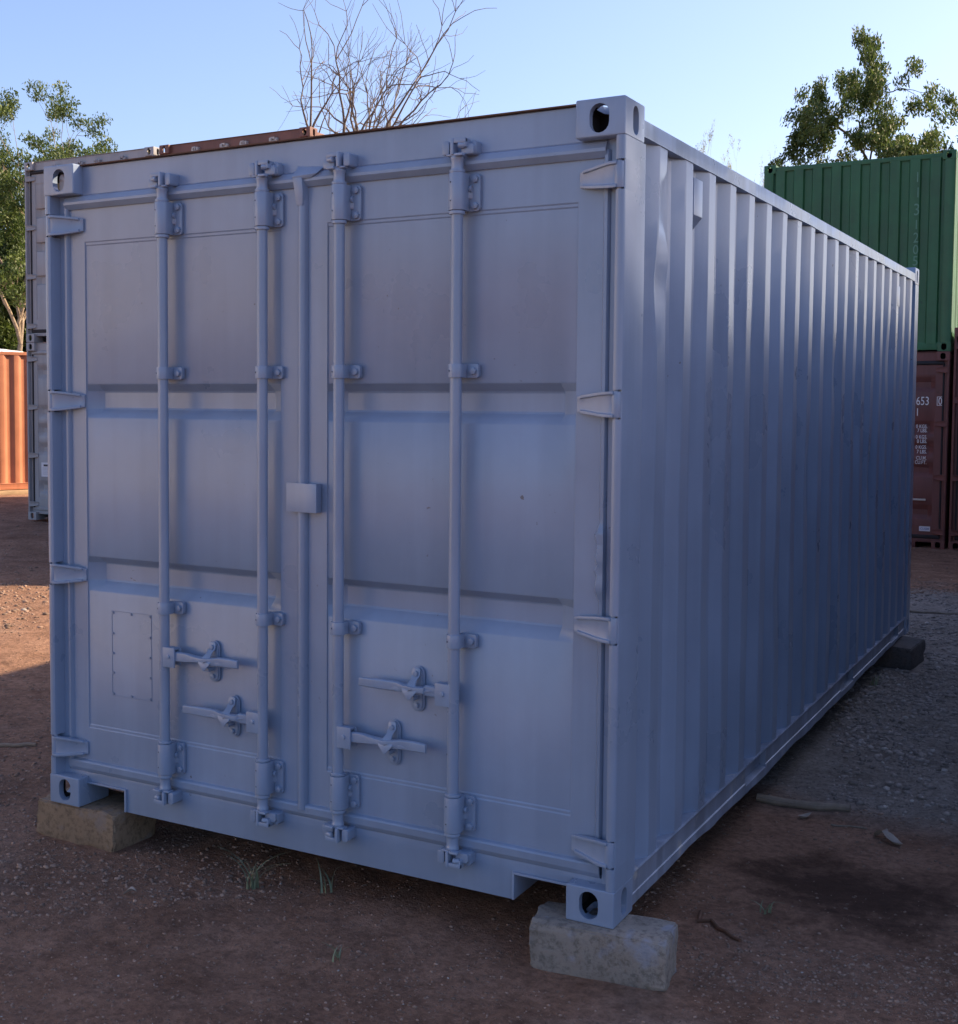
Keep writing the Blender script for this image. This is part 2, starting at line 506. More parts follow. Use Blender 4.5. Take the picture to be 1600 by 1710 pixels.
def handle_mesh(s, tret, key):
    key = ('handle', s, tret)
    if key in CACHE: return CACHE[key]
    b = MB()
    x = lambda v: v*s
    # hub clamp
    b.box(min(x(.006), x(.062)), max(x(.006), x(.062)), -.019, -.011, -.039, .037)
    b.box(min(x(.010), x(.060)), max(x(.010), x(.060)), -.012, .020, .028, .037)
    b.box(min(x(.012), x(.066)), max(x(.012), x(.066)), .014, .021, -.034, .034)
    b.cyl((x(.034), -.024, .002), (x(.034), -.018, .002), .008, 10)
    # lever
    secs = [(.045, .019, -.002, .010), (.105, .0185, -.002, .010), (tret-.055, .012, -.003, .016), (tret-.01, .0085, -.003, .019), (tret+.03, .012, -.003, .016), (tret+.055, .0175, -.006, .008), (tret+.11, .0175, -.008, .008), (.362, .0155, -.012, .008)]
    rings = []
    for t, h, yc, th in secs:
        zc = .003 + .012*(t-.05)
        rings.append([(x(t), yc-th, zc-h*.8), (x(t), yc-th, zc+h*.8), (x(t), yc-th*.5, zc+h), (x(t), yc+th*.6, zc+h), (x(t), yc+th*.6, zc-h), (x(t), yc-th*.5, zc-h)])
    b.loft(rings)
    # flat ear on the lever by the catch
    b.prism([(x(tret-.085), .006), (x(tret-.02), -.012), (x(tret+.05), -.010), (x(tret+.085), -.004), (x(tret+.06), .004), (x(tret-.02), .004)], 'y', -.016, -.010)
    # catch: back plates, bolts and the swinging latch
    for (wd, lo, hi, y0, y1) in ((.026, -.086, .074, .043, .0475), (.021, -.080, .068, .037, .044)):
        b.prism(stadium(x(tret), (lo+hi)/2, wd*2, hi-lo), 'y', y0, y1)
    for z in (.050, -.062):
        b.prism(hex_pts(x(tret), z, .0095), 'y', .026, .038)
    b.box(x(tret)-.021, x(tret)+.006, .000, .040, -.040, -.026)
    cx = x(tret)
    pr = [(.070, .009, .031), (.064, .0155, .030), (.044, .0165, .026), (.030, .0125, .010), (.018, .016, -.008), (.004, .030, -.020), (-.006, .026, -.023), (-.018, .015, -.025), (-.032, .005, -.026)]
    rings = []
    for z, hw, y in pr:
        rings.append([(cx-hw, y, z), (cx+hw, y, z), (cx+hw, y+.006, z), (cx-hw, y+.006, z)])
    b.loft(rings)
    b.cyl((cx, .020, .050), (cx, .028, .050), .010, 10)
    b.cur = 1
    b.prism([(cx-.004, -.004), (cx+.012, .002), (cx+.012, .006), (cx-.004, .001)], 'y', -.0245, -.0195)
    CACHE[key] = b.mesh('handle', bevel=.0016)
    return CACHE[key]

def hinge_mesh(mx):
    key = ('hinge', mx)
    if key in CACHE: return CACHE[key]
    b = MB(); s = -1 if mx else 1
    b.cyl((s*.0215, .0165, -.040), (s*.0215, .0165, .040), .0175, 18)
    b.cyl((s*.0215, .0165, -.050), (s*.0215, .0165, .050), .0085, 12)
    secs = [(.026, .040, .003, .016), (.048, .040, .006, .020), (.080, .0375, .019, .034), (.125, .0315, .039, .053), (.150, .0285, .047, .0595), (.1515, .0265, .0475, .0598), (.165, .0245, .0520, .0599)]
    rings = []
    for x, h, f, k in secs:
        rg = .0085 if x < .1505 else .0008
        e = .0115
        rings.append([(s*x, f-rg, -h), (s*x, f-rg, -h+e*.8), (s*x, f, -h+e), (s*x, f, h-e), (s*x, f-rg, h-e*.8), (s*x, f-rg, h), (s*x, k, h), (s*x, k, -h)])
    b.loft(rings)
    CACHE[key] = b.mesh('hinge', bevel=.0011)
    return CACHE[key]

def post_mesh(mx, zt, door_end):
    key = ('post', mx, zt, door_end)
    if key in CACHE: return CACHE[key]
    b = MB(); s = -1 if mx else 1
    z0, z1 = CZ, H_ + zt - CZ
    if door_end:
        full = [(0, .19), (0, .014), (.003, .006), (.010, .0015), (.024, .0015), (.030, .006), (.036, .056), (.062, .056), (.062, .19)]
        cut = [(0, .19), (0, .014), (.003, .010), (.0055, .010), (.0055, .050), (.062, .056), (.062, .19)]
        zs = [z0]
        for h in HINGE_Z:
            hz = h + (zt if h > 1 else 0)
            zs += [hz-.046, hz+.046]
        zs.append(z1)
        for k in range(len(zs)-1):
            p = full if k % 2 == 0 else cut
            b.prism([(s*x, y) for x, y in p], 'z', zs[k], zs[k+1])
    else:
        b.prism([(s*x, y) for x, y in [(0, .16), (0, .012), (.004, .004), (.012, 0), (.12, 0), (.13, .008), (.13, .16)]], 'z', z0, z1)
    CACHE[key] = b.mesh('corner_post', bevel=0, angle=40)
    return CACHE[key]

PITCH = .2825
def side_mesh(zt, detail):
    key = ('side', zt, detail)
    if key in CACHE: return CACHE[key]
    # profile along y: (y, depth behind the outer face)
    prof = [(.150, .036)]
    y = .345
    r = .007
    for k in range(20):
        o = y + k*PITCH
        prof += [(o-.068-r, .036), (o-.068+r, .0335), (o-r*.8, .0025), (o+r*.5, .0), (o+.085-r*.5, .0), (o+.085+r*.8, .0025), (o+.153-r, .0335), (o+.153+r, .036)]
    prof.append((L_-.13, .036))
    nz = 60 if detail else 1
    zs = np.linspace(.118, 2.502 + zt, nz+1)
    b = MB(); vs = []
    rs = random.Random(3)
    dents = [(.44, 2.28, .030, .12, .022), (.36, 2.05, .03, .10, .014), (1.33, 2.1, .05, .16, .010), (1.62, 1.9, .05, .12, .008), (2.45, 1.75, .06, .12, .012), (2.7, 1.3, .07, .2, .014), (3.3, 1.8, .08, .14, .016), (3.32, 1.45, .06, .10, .014), (3.9, 1.6, .1, .2, .014), (4.4, 1.2, .1, .18, .016), (4.9, 1.9, .08, .2, .012), (2.1, .8, .08, .2, .012), (3.6, .7, .08, .2, .014), (5.2, 1.0, .09, .3, .012), (5.45, 1.7, .06, .25, .010), (1.05, .9, .06, .2, .006), (4.2, .5, .08, .16, .014)]
    for yy, d in prof:
        for z in zs:
            x = -.006 - d; yo = 0
            if detail:
                k = math.sin(math.pi*(z-.118)/(2.384))**.5 if .118 < z < 2.5 else 0
                x += k*((float(vnoise(yy*3.0, z*1.3, 1.0))-.5)*.010 + (float(vnoise(yy*.9+9, z*.8, 1.0))-.5)*.009)
                yo = k*((float(vnoise(yy*2.2+31, z*1.6+5, 1.0))-.5)*.010 + (float(vnoise(yy*.9+3, z*5+7, 1.0))-.5)*.003)
                for a, c, sy, szz, amp in dents:
                    x -= amp*math.exp(-((yy-a)/sy)**2 - ((z-c)/szz)**2)
                x += .011*math.exp(-((yy-.43)/.02)**2)*math.sin((z-2.05)*14)*(1 if 2.03 < z < 2.42 else 0)
            vs.append((x, yy+yo, z))
    n = len(zs); fs = []
    for i in range(len(prof)-1):
        for k in range(n-1):
            fs.append((i*n+k, (i+1)*n+k, (i+1)*n+k+1, i*n+k+1))
    b.add(vs, fs)
    CACHE[key] = b.mesh('side_panel', recalc=False, angle=16 if not detail else 14)
    return CACHE[key]
def mirror_x(me, key):
    if key in CACHE: return CACHE[key]
    m2 = me.copy()
    co = np.empty(len(m2.vertices)*3, np.float32); m2.vertices.foreach_get('co', co)
    co = co.reshape(-1, 3); co[:, 0] *= -1
    m2.vertices.foreach_set('co', co.ravel()); m2.flip_normals(); m2.update()
    CACHE[key] = m2
    return m2

def endwall_mesh(zt):
    key = ('endwall', zt)
    if key in CACHE: return CACHE[key]
    b = MB()
    xs = [(.12, .042)]
    p = .2465; x = .185
    for k in range(9):
        o = x + k*p
        if o + .13 > W_-.1: break
        xs += [(o-.018, .042), (o, .004), (o+.118, .004), (o+.118+.018, .042)]
    xs.append((W_-.12, .042))
    vs = [(a, L_-d, z) for a, d in xs for z in (.10, 2.505 + zt)]
    b.add(vs, [(2*i, 2*i+2, 2*i+3, 2*i+1) for i in range(len(xs)-1)])
    CACHE[key] = b.mesh('end_wall', recalc=False, angle=15)
    return CACHE[key]

def rail_bottom_mesh(detail, mx):
    key = ('brail', detail, mx)
    if key in CACHE: return CACHE[key]
    b = MB(); s = -1 if mx else 1
    rs = random.Random(5)
    segs = [(.16, 1.60, 0), (1.60, 1.94, 1), (1.94, 3.62, 0), (3.62, 3.99, 1), (3.99, 5.28, 0), (5.28, 5.62, 1), (5.62, L_-.16, 0)]
    for y0, y1, pocket in segs:
        n = max(2, int((y1-y0)/.035)) if detail else 1
        rings = []
        for k in range(n+1):
            y = y0 + (y1-y0)*k/n
            wv = (float(vnoise(y*2.3, 3.3, 1.0))-.5)*.018 + (float(vnoise(y*7, 9.3, 1.0))-.5)*.010 if detail else 0
            bb = (float(vnoise(y*3.1, 14.0, 1.0))-.5)*.010 if detail else 0
            if pocket:
                p = [(-.095, .126), (-.004, .128), (-.002, .122), (-.034, .116), (-.036, .044), (-.006, .036), (-.004, .012+wv), (-.012, .010+wv), (-.05, .012), (-.095, .015)]
            else:
                p = [(-.095, .126), (-.006, .128), (-.002, .122), (-.008, .117), (-.010+bb*.4, .090), (-.0105+bb*.4, .050), (-.006, .0475), (-.0055, .012+wv), (-.012, .009+wv), (-.095, .015)]
            rings.append([(s*a, y, z) for a, z in p])
        b.loft(rings)
    CACHE[key] = b.mesh('bottom_rail', angle=30)
    return CACHE[key]

def make_container(root, mat, H=H_, bars=None, recess=RECESS_TWO, seal=None, detail=False, rail=None, header_seal=None, hollow_top=False):
    zt = H - H_
    seal = seal or mat; rail = rail or mat; header_seal = header_seal or seal
    hole = M['hole']; bars = bars or mat
    # castings
    for mx in (0, 1):
        for my in (0, 1):
            for mz in (0, 1):
                o = link('corner_casting', casting_mesh(mx, my, mz), [mat, M['inner']], root, (W_ if mx else 0, L_ if my else 0, H if mz else 0))
    for mx in (0, 1):
        link('corner_post', post_mesh(mx, zt, True), mat, root, (W_ if mx else 0, 0, 0))
        o = link('corner_post', post_mesh(1-mx, zt, False), mat, root, (0 if mx else W_, L_, 0))
        me = o.data
        key = ('rpost', mx, zt)
        if key not in CACHE:
            m2 = me.copy(); co = np.empty(len(m2.vertices)*3, np.float32); m2.vertices.foreach_get('co', co)
            co = co.reshape(-1, 3); co[:, 1] *= -1; m2.vertices.foreach_set('co', co.ravel()); m2.flip_normals(); m2.update(); CACHE[key] = m2
        o.data = CACHE[key]
    # walls
    sm = side_mesh(zt, detail)
    link('side_panel', sm, mat, root, (W_, 0, 0))
    s0 = side_mesh(zt, False)
    link('side_panel', mirror_x(s0, ('side_m', zt)), mat, root, (0, 0, 0))
    link('end_wall', endwall_mesh(zt), mat, root)
    # rails
    for mx in (0, 1):
        key = ('trail', mx, zt, detail)
        if key not in CACHE:
            b = MB(); s = -1 if mx else 1
            n = 80 if detail else 1; rings = []
            for k in range(n+1):
                y = CY - .02 + (L_-2*CY+.04)*k/n
                d = (float(vnoise(y*2, 2.2, 1))-.5)*.004 if detail else 0
                d2 = (float(vnoise(y*3, 8.2, 1))-.5)*.005 if detail else 0
                rings.append([(s*.0015+s*d, y, 2.494+zt+d2), (s*.0015+s*d, y, 2.545+zt+d*.5), (s*.004, y, 2.549+zt), (s*.06, y, 2.549+zt), (s*.06, y, 2.494+zt)])
            b.loft(rings)
            CACHE[key] = b.mesh('top_rail', angle=30)
        link('top_rail', CACHE[key], rail, root, (W_ if mx else 0, 0, 0))
        link('bottom_rail', rail_bottom_mesh(detail, 1-mx), M['rail_scuff'] if detail else mat, root, (W_ if mx else 0, 0, 0))
    for za, zb in ((2.50+zt, 2.560+zt), (.02, .115)):
        b = MB(); b.box(CX, W_-CX, L_-.10, L_-.012, za, zb); b.build('end_rail', mat, root, bevel=.004)
    b = MB(); b.box(.058, W_-.058, .16, L_-.16, 2.515+zt, 2.535+zt); b.build('roof', mat, root)
    b = MB(); b.box(.09, W_-.09, .12, L_-.12, .118, .145)
    for k in range(11):
        y = .5 + k*.5
        if 1.55 < y < 2.0 or 3.55 < y < 4.05: continue
        b.box(.09, W_-.09, y, y+.05, .03, .117)
    b.build('floor', M['floor'], root, angle=0)
    # door end: header, sill, seals
    b = MB()
    pr = [(.190, 2.580+zt), (.060, 2.586+zt), (.0545, 2.582+zt), (.0545, 2.474+zt), (.058, 2.470+zt), (.058, 2.43+zt), (.12, 2.43+zt), (.12, 2.5+zt), (.19, 2.5+zt)]
    b.prism(pr, 'x', .152, W_-.152)
    for xa, xb in ((.062, .1515), (W_-.1515, W_-.062)): b.prism([(.058, 2.472+zt), (.058, 2.43+zt), (.12, 2.43+zt), (.12, 2.472+zt)], 'x', xa, xb)
    b.build('door_header', mat, root, angle=30)
    b = MB()
    b.box(CX-.004, W_-CX+.004, .040, .30, 2.5862+zt, 2.5905+zt)
    b.build('roof_edge', mat if not detail else M['brown_rust'], root)
    b = MB()
    fx = .372
    b.prism([(.062, .134), (W_-.062, .134), (W_-.062, .118), (W_-.162, .118), (W_-.162, .098), (W_-fx+.006, .098), (W_-fx+.006, .002), (fx-.006, .002), (fx-.006, .098), (.162, .098), (.162, .118), (.062, .118)], 'y', .056, .066)
    for x0, x1, xs in ((.162, fx, fx-.008), (W_-fx, W_-.162, W_-fx)):
        b.box(x0, x1, .046, .40, .090, .0975)
        b.box(xs, xs+.008, .046, .40, .004, .0895)
    b.box(fx, W_-fx, .067, .14, .012, .025)
    b.build('door_sill', mat, root, bevel=.0015)
    b = MB()
    # upper seal: slopes out from the header, turns back under
    b.prism([(.059, 2.474+zt), (.046, 2.466+zt), (.034, 2.446+zt), (.034, 2.436+zt), (.050, 2.418+zt), (.062, 2.418+zt)], 'x', .075, W_-.075)
    b.build('door_seal', header_seal, root, angle=25)
    b = MB()
    # lower seal
    b.prism([(.062, .186), (.047, .181), (.043, .175), (.045, .152), (.055, .135), (.062, .134)], 'x', .068, W_-.068)
    b.build('door_seal', header_seal, root, angle=25)
    for mx in (0, 1):
        b = MB(); X = (lambda v: W_-v) if mx else (lambda v: v)
        n = 260 if (detail and mx) else 1
        rings = []
        for k in range(n+1):
            z = .18 + (2.44+zt-.18)*k/n
            e = 0; j = 0
            if detail and mx and 1.03 < z < 1.275:
                tp = min(1, (z-1.03)/.03, (1.275-z)/.03); e = tp*(.006 + .006*float(vnoise(z*55, 2, 1)) + .004*float(vnoise(z*140, 4, 1))); j = tp*((float(vnoise(z*120, 7, 1))-.5)*.014 + (float(vnoise(z*40, 3, 1))-.5)*.010)
            rings.append([(X(.0625), .064, z), (X(.064), .052-e*.3, z), (X(.070-e*.4), .044-e, z), (X(.080+e*.7+j), .044-e, z), (X(.086+e+j), .054-e*.5, z), (X(.088+e*.6+j), .064, z)])
        b.loft(rings)
        b.build('door_seal', seal, root, angle=30)
    # door leaves
    for k, (x0, x1, p0, p1) in enumerate(((.083, 1.221, .167, 1.119), (1.224, W_-.083, 1.325, 2.264))):
        key = ('door', k, zt, id(recess))
        if key not in CACHE: CACHE[key] = door_mesh(x0, x1, p0, p1, recess, zt)
        d = link('door', CACHE[key], mat, root)
        if k == 0:
            b = MB()
            b.prism([(1.200, .059), (1.210, .040), (1.218, .0345), (1.228, .0345), (1.238, .041), (1.243, .0585)], 'z', .165, 2.44+zt)
            b.build('astragal', mat, d, angle=50)
            if detail:
                b = MB()
                for x0_, x1_, z0_, z1_ in ((.288, .2905, .466, .812), (.4935, .497, .466, .812), (.2905, .4935, .466, .4695), (.2905, .4935, .810, .812)): b.box(x0_, x1_, .0640, .0660, z0_, z1_)
                for xx in (.296, .392, .489):
                    b.cyl((xx, .0605, .474), (xx, .064, .474), .005, 8); b.cyl((xx, .0605, .804), (xx, .064, .804), .005, 8)
                for zz in (.56, .64, .72):
                    b.cyl((.296, .0605, zz), (.296, .064, zz), .005, 8); b.cyl((.489, .0605, zz), (.489, .064, zz), .005, 8)
                b.build('patch_plate', mat, d)
        elif detail:
            # bent cover over the top of the joint, and the bent lock plate
            b = MB()
            b.loft([[(1.196, .020, 2.452), (1.298, .026, 2.458), (1.314, .054, 2.484), (1.200, .054, 2.494)],
                    [(1.200, .024, 2.442), (1.270, .030, 2.444), (1.300, .054, 2.462), (1.204, .054, 2.462)]])
            b.loft([[(1.199, .022, 2.450), (1.236, .024, 2.448), (1.240, .056, 2.448), (1.200, .056, 2.450)],
                    [(1.203, .028, 2.40), (1.238, .028, 2.40), (1.242, .056, 2.40), (1.202, .056, 2.40)],
                    [(1.209, .033, 2.352), (1.234, .033, 2.352), (1.240, .056, 2.352), (1.206, .056, 2.352)]])
            b.build('joint_cover', mat, d, bevel=.0015)
            b = MB()
            z0, z1 = 1.258, 1.362
            b.loft([[(1.166, .030, z), (1.222, .028, z), (1.248, .020, z), (1.303, .019, z), (1.303, .054, z), (1.295, .054, z), (1.295, .027, z), (1.248, .028, z), (1.222, .0345, z), (1.166, .038, z)] for z in (z0, z1)])
            b.box(1.250, 1.290, .030, .0595, z0+.004, z1-.012); b.box(1.170, 1.200, .036, .0595, z0+.004, z1-.012)
            b.build('lock_plate', mat, d, bevel=.001)
            b = MB(); b.cyl((1.815, .064, .452), (1.815, .0672, .452), .0055, 10); b.build('drill_hole', hole, d)
    for mx in (0, 1):
        for h in HINGE_Z:
            link('hinge', hinge_mesh(mx), mat, root, (W_ if mx else 0, 0, h + (zt if h > 1 else 0)))
    # locking bars
    for i, x in enumerate(BAR_X):
        key = ('bar', zt)
        if key not in CACHE:
            b = MB(); b.cyl((0, 0, .195), (0, 0, 2.42+zt), .0200, 20); CACHE[key] = b.mesh('locking_bar', angle=40)
        bar = link('locking_bar', CACHE[key], bars, root, (x, .012, 0))
        link('bearing_bracket', bracket_mesh(), [bars, hole], bar, (0, 0, 2.345+zt))
        link('bearing_bracket', bracket_mesh(), [bars, hole], bar, (0, 0, .268))
        for z in (1.760+zt*.5, .857):
            link('guide_strap', guide_mesh(), [bars, hole], bar, (0, 0, z))
        link('cam', cam_mesh(False, i in (0, 2)), bars, bar, (0, 0, 2.486+zt))
        link('cam', cam_mesh(True, i in (0, 2)), bars, bar, (0, 0, .121))
        s, tr, hz = ((1, .209, .672), (-1, .164, .473), (1, .205, .473), (-1, .160, .674))[i]
        link('handle', handle_mesh(s, tr, i), [bars, hole], bar, (0, 0, hz))
    return root

GROUP_C = 'shipping containers in the yard'
def container(loc, rz, label, mat, **kw):
    r = empty('shipping_container', loc, rz)
    tag(r, label, 'container', GROUP_C)
    make_container(r, mat, **kw)
    return r

# the subject
main = container((0, 0, 0), 0, 'freshly painted blue grey shipping container standing closed on concrete blocks in the foreground', M['paint'], detail=True, rail=M['rail_paint'])
# ventilator boxes on the long side
def vent_cover(y, z):
    b = MB()
    b.loft([[(-.044, y-.02, z+.075), (-.044, y+.085, z+.075), (-.044, y+.085, z-.10), (-.044, y-.02, z-.10)],
            [(-.006, y-.02, z+.075), (-.006, y+.085, z+.075), (-.006, y+.085, z-.055), (-.006, y-.02, z-.055)]])
    for zz in (z+.092, z+.10, z-.118, z-.127):
        b.box(-.036, -.028, y+.01, y+.024, zz, zz+.005)
    o = b.build('vent_cover', M['paint'], main, bevel=.003)
    o.location = (W_, 0, 0)
vent_cover(.745, 2.375); vent_cover(5.19, 2.335)

# ------------------------------------------------------------------ markings made of lettering
def text_mesh(parent, name, items, mat):
    """items: (string, x_left or x_right, z_base, height, align, xscale) on the plane y=0 of the parent"""
    bm = bmesh.new()
    for s, x, z, h, al, xs in items:
        cu = bpy.data.curves.new('t', 'FONT'); cu.body = s; cu.size = h/.69; cu.align_x = al; cu.extrude = .0004
        cu.resolution_u = 3; cu.offset = .0 if h > .05 else .0006
        to = bpy.data.objects.new('t', cu); COL.objects.link(to)
        me = bpy.data.meshes.new_from_object(to.evaluated_get(bpy.context.evaluated_depsgraph_get()))
        me.transform(Matrix.Translation((x, 0, z)) @ Matrix.Rotation(R(90), 4, 'X') @ Matrix.Diagonal((xs, 1, 1, 1)))
        bm.from_mesh(me)
        bpy.data.objects.remove(to); bpy.data.curves.remove(cu); bpy.data.meshes.remove(me)
    me = bpy.data.meshes.new(name); bm.to_mesh(me); bm.free()
    return link(name, me, mat, parent)

# ------------------------------------------------------------------ the stack behind on the left
SX, SY, SZ = -10.14, 9.65, -.145
RB = M['dark_rubber']
g_low = container((SX, SY, SZ), 0, 'pale grey shipping container with a white door notice, bottom of the left hand stack', M['tan_paint'], recess=RECESS_FIVE, seal=RB, header_seal=M['tan_paint'])
g_top = container((SX, SY, SZ+H_+.006), 0, 'pale grey shipping container on top of the left hand stack', M['tan_paint'], recess=RECESS_FLAT, seal=RB)
r_low = container((SX+W_+.10, SY, SZ), 0, 'dull red shipping container hidden under the rusty red one, beside the grey stack', M['red_paint'], recess=RECESS_FIVE, seal=RB)
r_top = container((SX+W_+.10, SY, SZ+H_+.006), 0, 'rusty red shipping container with a sunlit end, upper one beside the grey stack', M['red_paint'], bars=M['galv'], recess=RECESS_FIVE, seal=RB)
b = MB(); b.box(.222, .385, -.0006, .0012, .638, .846); o = b.build('notice', M['sticker'], g_low, loc=(0, .0585, 0))
b = MB(); b.box(.268, .350, -.0022, -.0008, .790, .818)
b.build('notice_print', M['black_ink'], o)
b = MB()
for z in (.770, .755, .74, .72, .70, .68, .665): b.box(.245, .365, -.0016, -.0009, z, z+.004)
b.build('notice_print', plain('grey_print', (.33, .34, .38)), o)

# ------------------------------------------------------------------ the stacks behind on the right
BX, BY, BZ = -.745, 14.3, -.300
brown = container((BX, BY, BZ), 0, 'brown shipping container with white weight lettering, under the green one', M['brown_paint'], recess=RECESS_FIVE, seal=RB)
green = container((BX+W_, BY+L_+.05, BZ+H_+.004), math.pi, 'dark green shipping container with a corrugated end, on top of the brown one', M['green_paint'], recess=RECESS_FIVE)
for k, (hh, lb) in enumerate(((H_, 'brown shipping container added out of frame, next right of the tall one'), (2.896, 'tall brown shipping container added out of frame, farthest right in the row'))):
    container((BX+(W_+.05)*(k+2), BY, BZ), 0, lb, M['brown_paint'], H=hh, recess=RECESS_FIVE, seal=RB)  # unseen pair added to darken reflections and shade the far ground
nbr = container((BX+W_+.045, BY, BZ), 0, 'tall dark brown shipping container cut by the right edge, beside the lettered brown one', M['brown_paint'], H=2.896, recess=RECESS_FIVE, seal=RB)
XR = 1.44 - BX       # right hand end of the lettering
mk = text_mesh(brown, 'number_lettering', [('653', 1.455-BX, 1.895, .108, 'RIGHT', .70), ('0', 1.585-BX, 1.900, .095, 'CENTER', .72), ('1', 1.338-BX, 1.752, .10, 'RIGHT', .7)], M['white'])
mk.location = (0, .0585, 0)
b = MB(); x0, x1, z0, z1, t = 1.545-BX, 1.627-BX, 1.888, 2.004, .006
b.box(x0, x1, 0, .001, z0, z0+t); b.box(x0, x1, 0, .001, z1-t, z1); b.box(x0, x0+t, 0, .001, z0+t, z1-t); b.box(x1-t, x1, 0, .001, z0+t, z1-t)
b.build('number_frame', M['white'], brown, loc=(0, .0585, 0))
rows = [('0 KGS.', 1.601), ('7 LBS.', 1.547), ('0 KGS.', 1.462), ('0 LBS.', 1.405), ('0 KGS.', 1.328), ('7 LBS.', 1.268), ('CU.M.', 1.185), ('CU.FT.', 1.128)]
mk = text_mesh(brown, 'weight_lettering', [(s, XR, z-.010, .046, 'RIGHT', .74) for s, z in rows], M['white'])
mk.location = (0, .0585, 0)
b = MB(); b.box(1.372-BX, 1.506-BX, 0, .0015, .232, .296); lb = b.build('sticker', M['sticker'], brown, loc=(0, .0585, 0))
t_ = text_mesh(lb, 'sticker_print', [('CUSM', 1.439-BX, .250, .028, 'CENTER', 1.0)], M['blue_ink']); t_.location = (0, -.001, 0)
b = MB(); b.box(1.20-BX, 1.445-BX, -.004, .004, .637, .662); b.build('handle_tip', M['galv'], brown, bevel=.003, loc=(0, .03, 0))
b = MB(); b.prism(stadium(.200, .44, .10, .085), 'y', 0, .0015); b.build('sticker', M['sticker'], nbr, loc=(0, .0580, 0))
# faded vertical figures on the green end: one raised flat carries them
gl = text_mesh(green, 'faded_lettering', [('I', 0, 1.63, .13, 'CENTER', .7), ('I', .01, 1.43, .13, 'CENTER', .7), ('3', .0, 1.20, .15, 'CENTER', .8), ('I', 0, 1.02, .12, 'CENTER', .7), ('2', 0, .845, .13, 'CENTER', .75), ('0', 0, .695, .12, 'CENTER', .85), ('5', 0, .545, .125, 'CENTER', .85)], M['faded'])
gl.rotation_euler = (0, 0, math.pi); gl.location = (W_-1.98, L_-.0030, .58)

# ------------------------------------------------------------------ unseen row added right of the aisle to darken it and the long side
container((4.4, 6.75, GZ+.02), 0, 'unseen brown shipping container added right of the aisle, beyond the dark blue one', M['brown_paint'], recess=RECESS_FIVE, seal=RB)
container((4.4, .55, GZ+.02), 0, 'unseen dark blue shipping container added to darken the long grey side', M['navy_paint'], recess=RECESS_FIVE, seal=RB)
for k, (yy, zz, lb) in enumerate(((-7.6, 0, 'white shipping container added unseen as a light reflector, bottom of the far pair'), (-7.6, 1, 'white shipping container added unseen as a light reflector, top of the far pair'), (-13.8, 0, 'cream shipping container added unseen as a light reflector, bottom of the near pair'), (-13.8, 1, 'cream shipping container added unseen as a light reflector, top of the near pair'))):
    container((-9.4, yy, GZ+.02+zz*(H_+.006)), 0, lb, M['white_paint'], recess=RECESS_FIVE, seal=RB)  # unseen pale stack added to bounce sunlight onto the doors
container((-5.6, 7.2, GZ+.02), 0, 'brown shipping container added out of sight behind the grey one to cast shade', M['brown_paint'], recess=RECESS_FIVE, seal=RB)  # added for its shadow at the far edge of the sunlit ground

# ------------------------------------------------------------------ orange container, beam and bus on the far left
ang = R(22)
dv = Vector((math.sin(ang), math.cos(ang), 0)); nv = Vector((math.cos(ang), -math.sin(ang), 0))
pf = Vector((-14.02, 12.85, -.06)) - dv*4.4          # where the near end of the long face stands
# container local +y runs along dv, its x = W_ face looks along nv
org = pf - nv*W_
orange = container((org.x, org.y, GZ+.085), -ang, 'sunlit orange shipping container raised on timbers at the far left', M['orange_paint'])
M['timber'] = plain('pale_timber', (.42, .30, .18), .8, .2, 6)
for k, t in enumerate((-.06, -W_+.2)):
    b = MB(); b.box(-.10, .10, -.2, L_+.2, 0, .088)
    c = pf + nv*t
    o = b.build('timber_beam', M['timber'], None, bevel=.006, loc=(c.x, c.y, GZ-.005)); o.rotation_euler = (0, 0, -ang)
    tag(o, ('sunlit timber beam under the near edge of the orange container', 'shaded timber beam under the back edge of the orange container')[k], 'beam', 'timber beams under the orange container')

def bus(loc, rz):
    r = empty('bus', loc, rz)
    tag(r, 'pale bus parked behind the orange container with only its rounded white roof showing', 'bus')
    pale = paint('bus_paint', (.62, .63, .66), .35, .03)
    b = MB()
    b.prism(rrect(-1.2, 1.2, .42, 2.74, .22, n=6), 'y', 0, 9.0)
    b.build('body', pale, r, bevel=.06, seg=3)
    b = MB(); b.prism(rrect(-1.05, 1.05, 2.742, 2.85, .05, n=4), 'y', .3, 8.7); b.build('roof', M['white'], r, bevel=.02)
    g = N('bus_glass'); g.b.inputs['Base Color'].default_value = (.02, .025, .03, 1); g.b.inputs['Roughness'].default_value = .08
    for s in (-1, 1):
        for k in range(6):
            b = MB(); b.box(s*1.206-.004, s*1.206+.004, .6+k*1.35, 1.75+k*1.35, 1.5, 2.3); b.build('window', g.mat, r, bevel=.003)
        for y in (1.6, 7.2):
            b = MB(); b.cyl((s*1.0, y, .48), (s*1.24, y, .48), .48, 28); wh = b.build('wheel', RB, r)
            b = MB(); b.cyl((s*1.23, y, .48), (s*1.26, y, .48), .26, 20); b.build('rim', M['galv'], wh)
bus((-17.15, 16.35, GZ-.02), R(121.0))

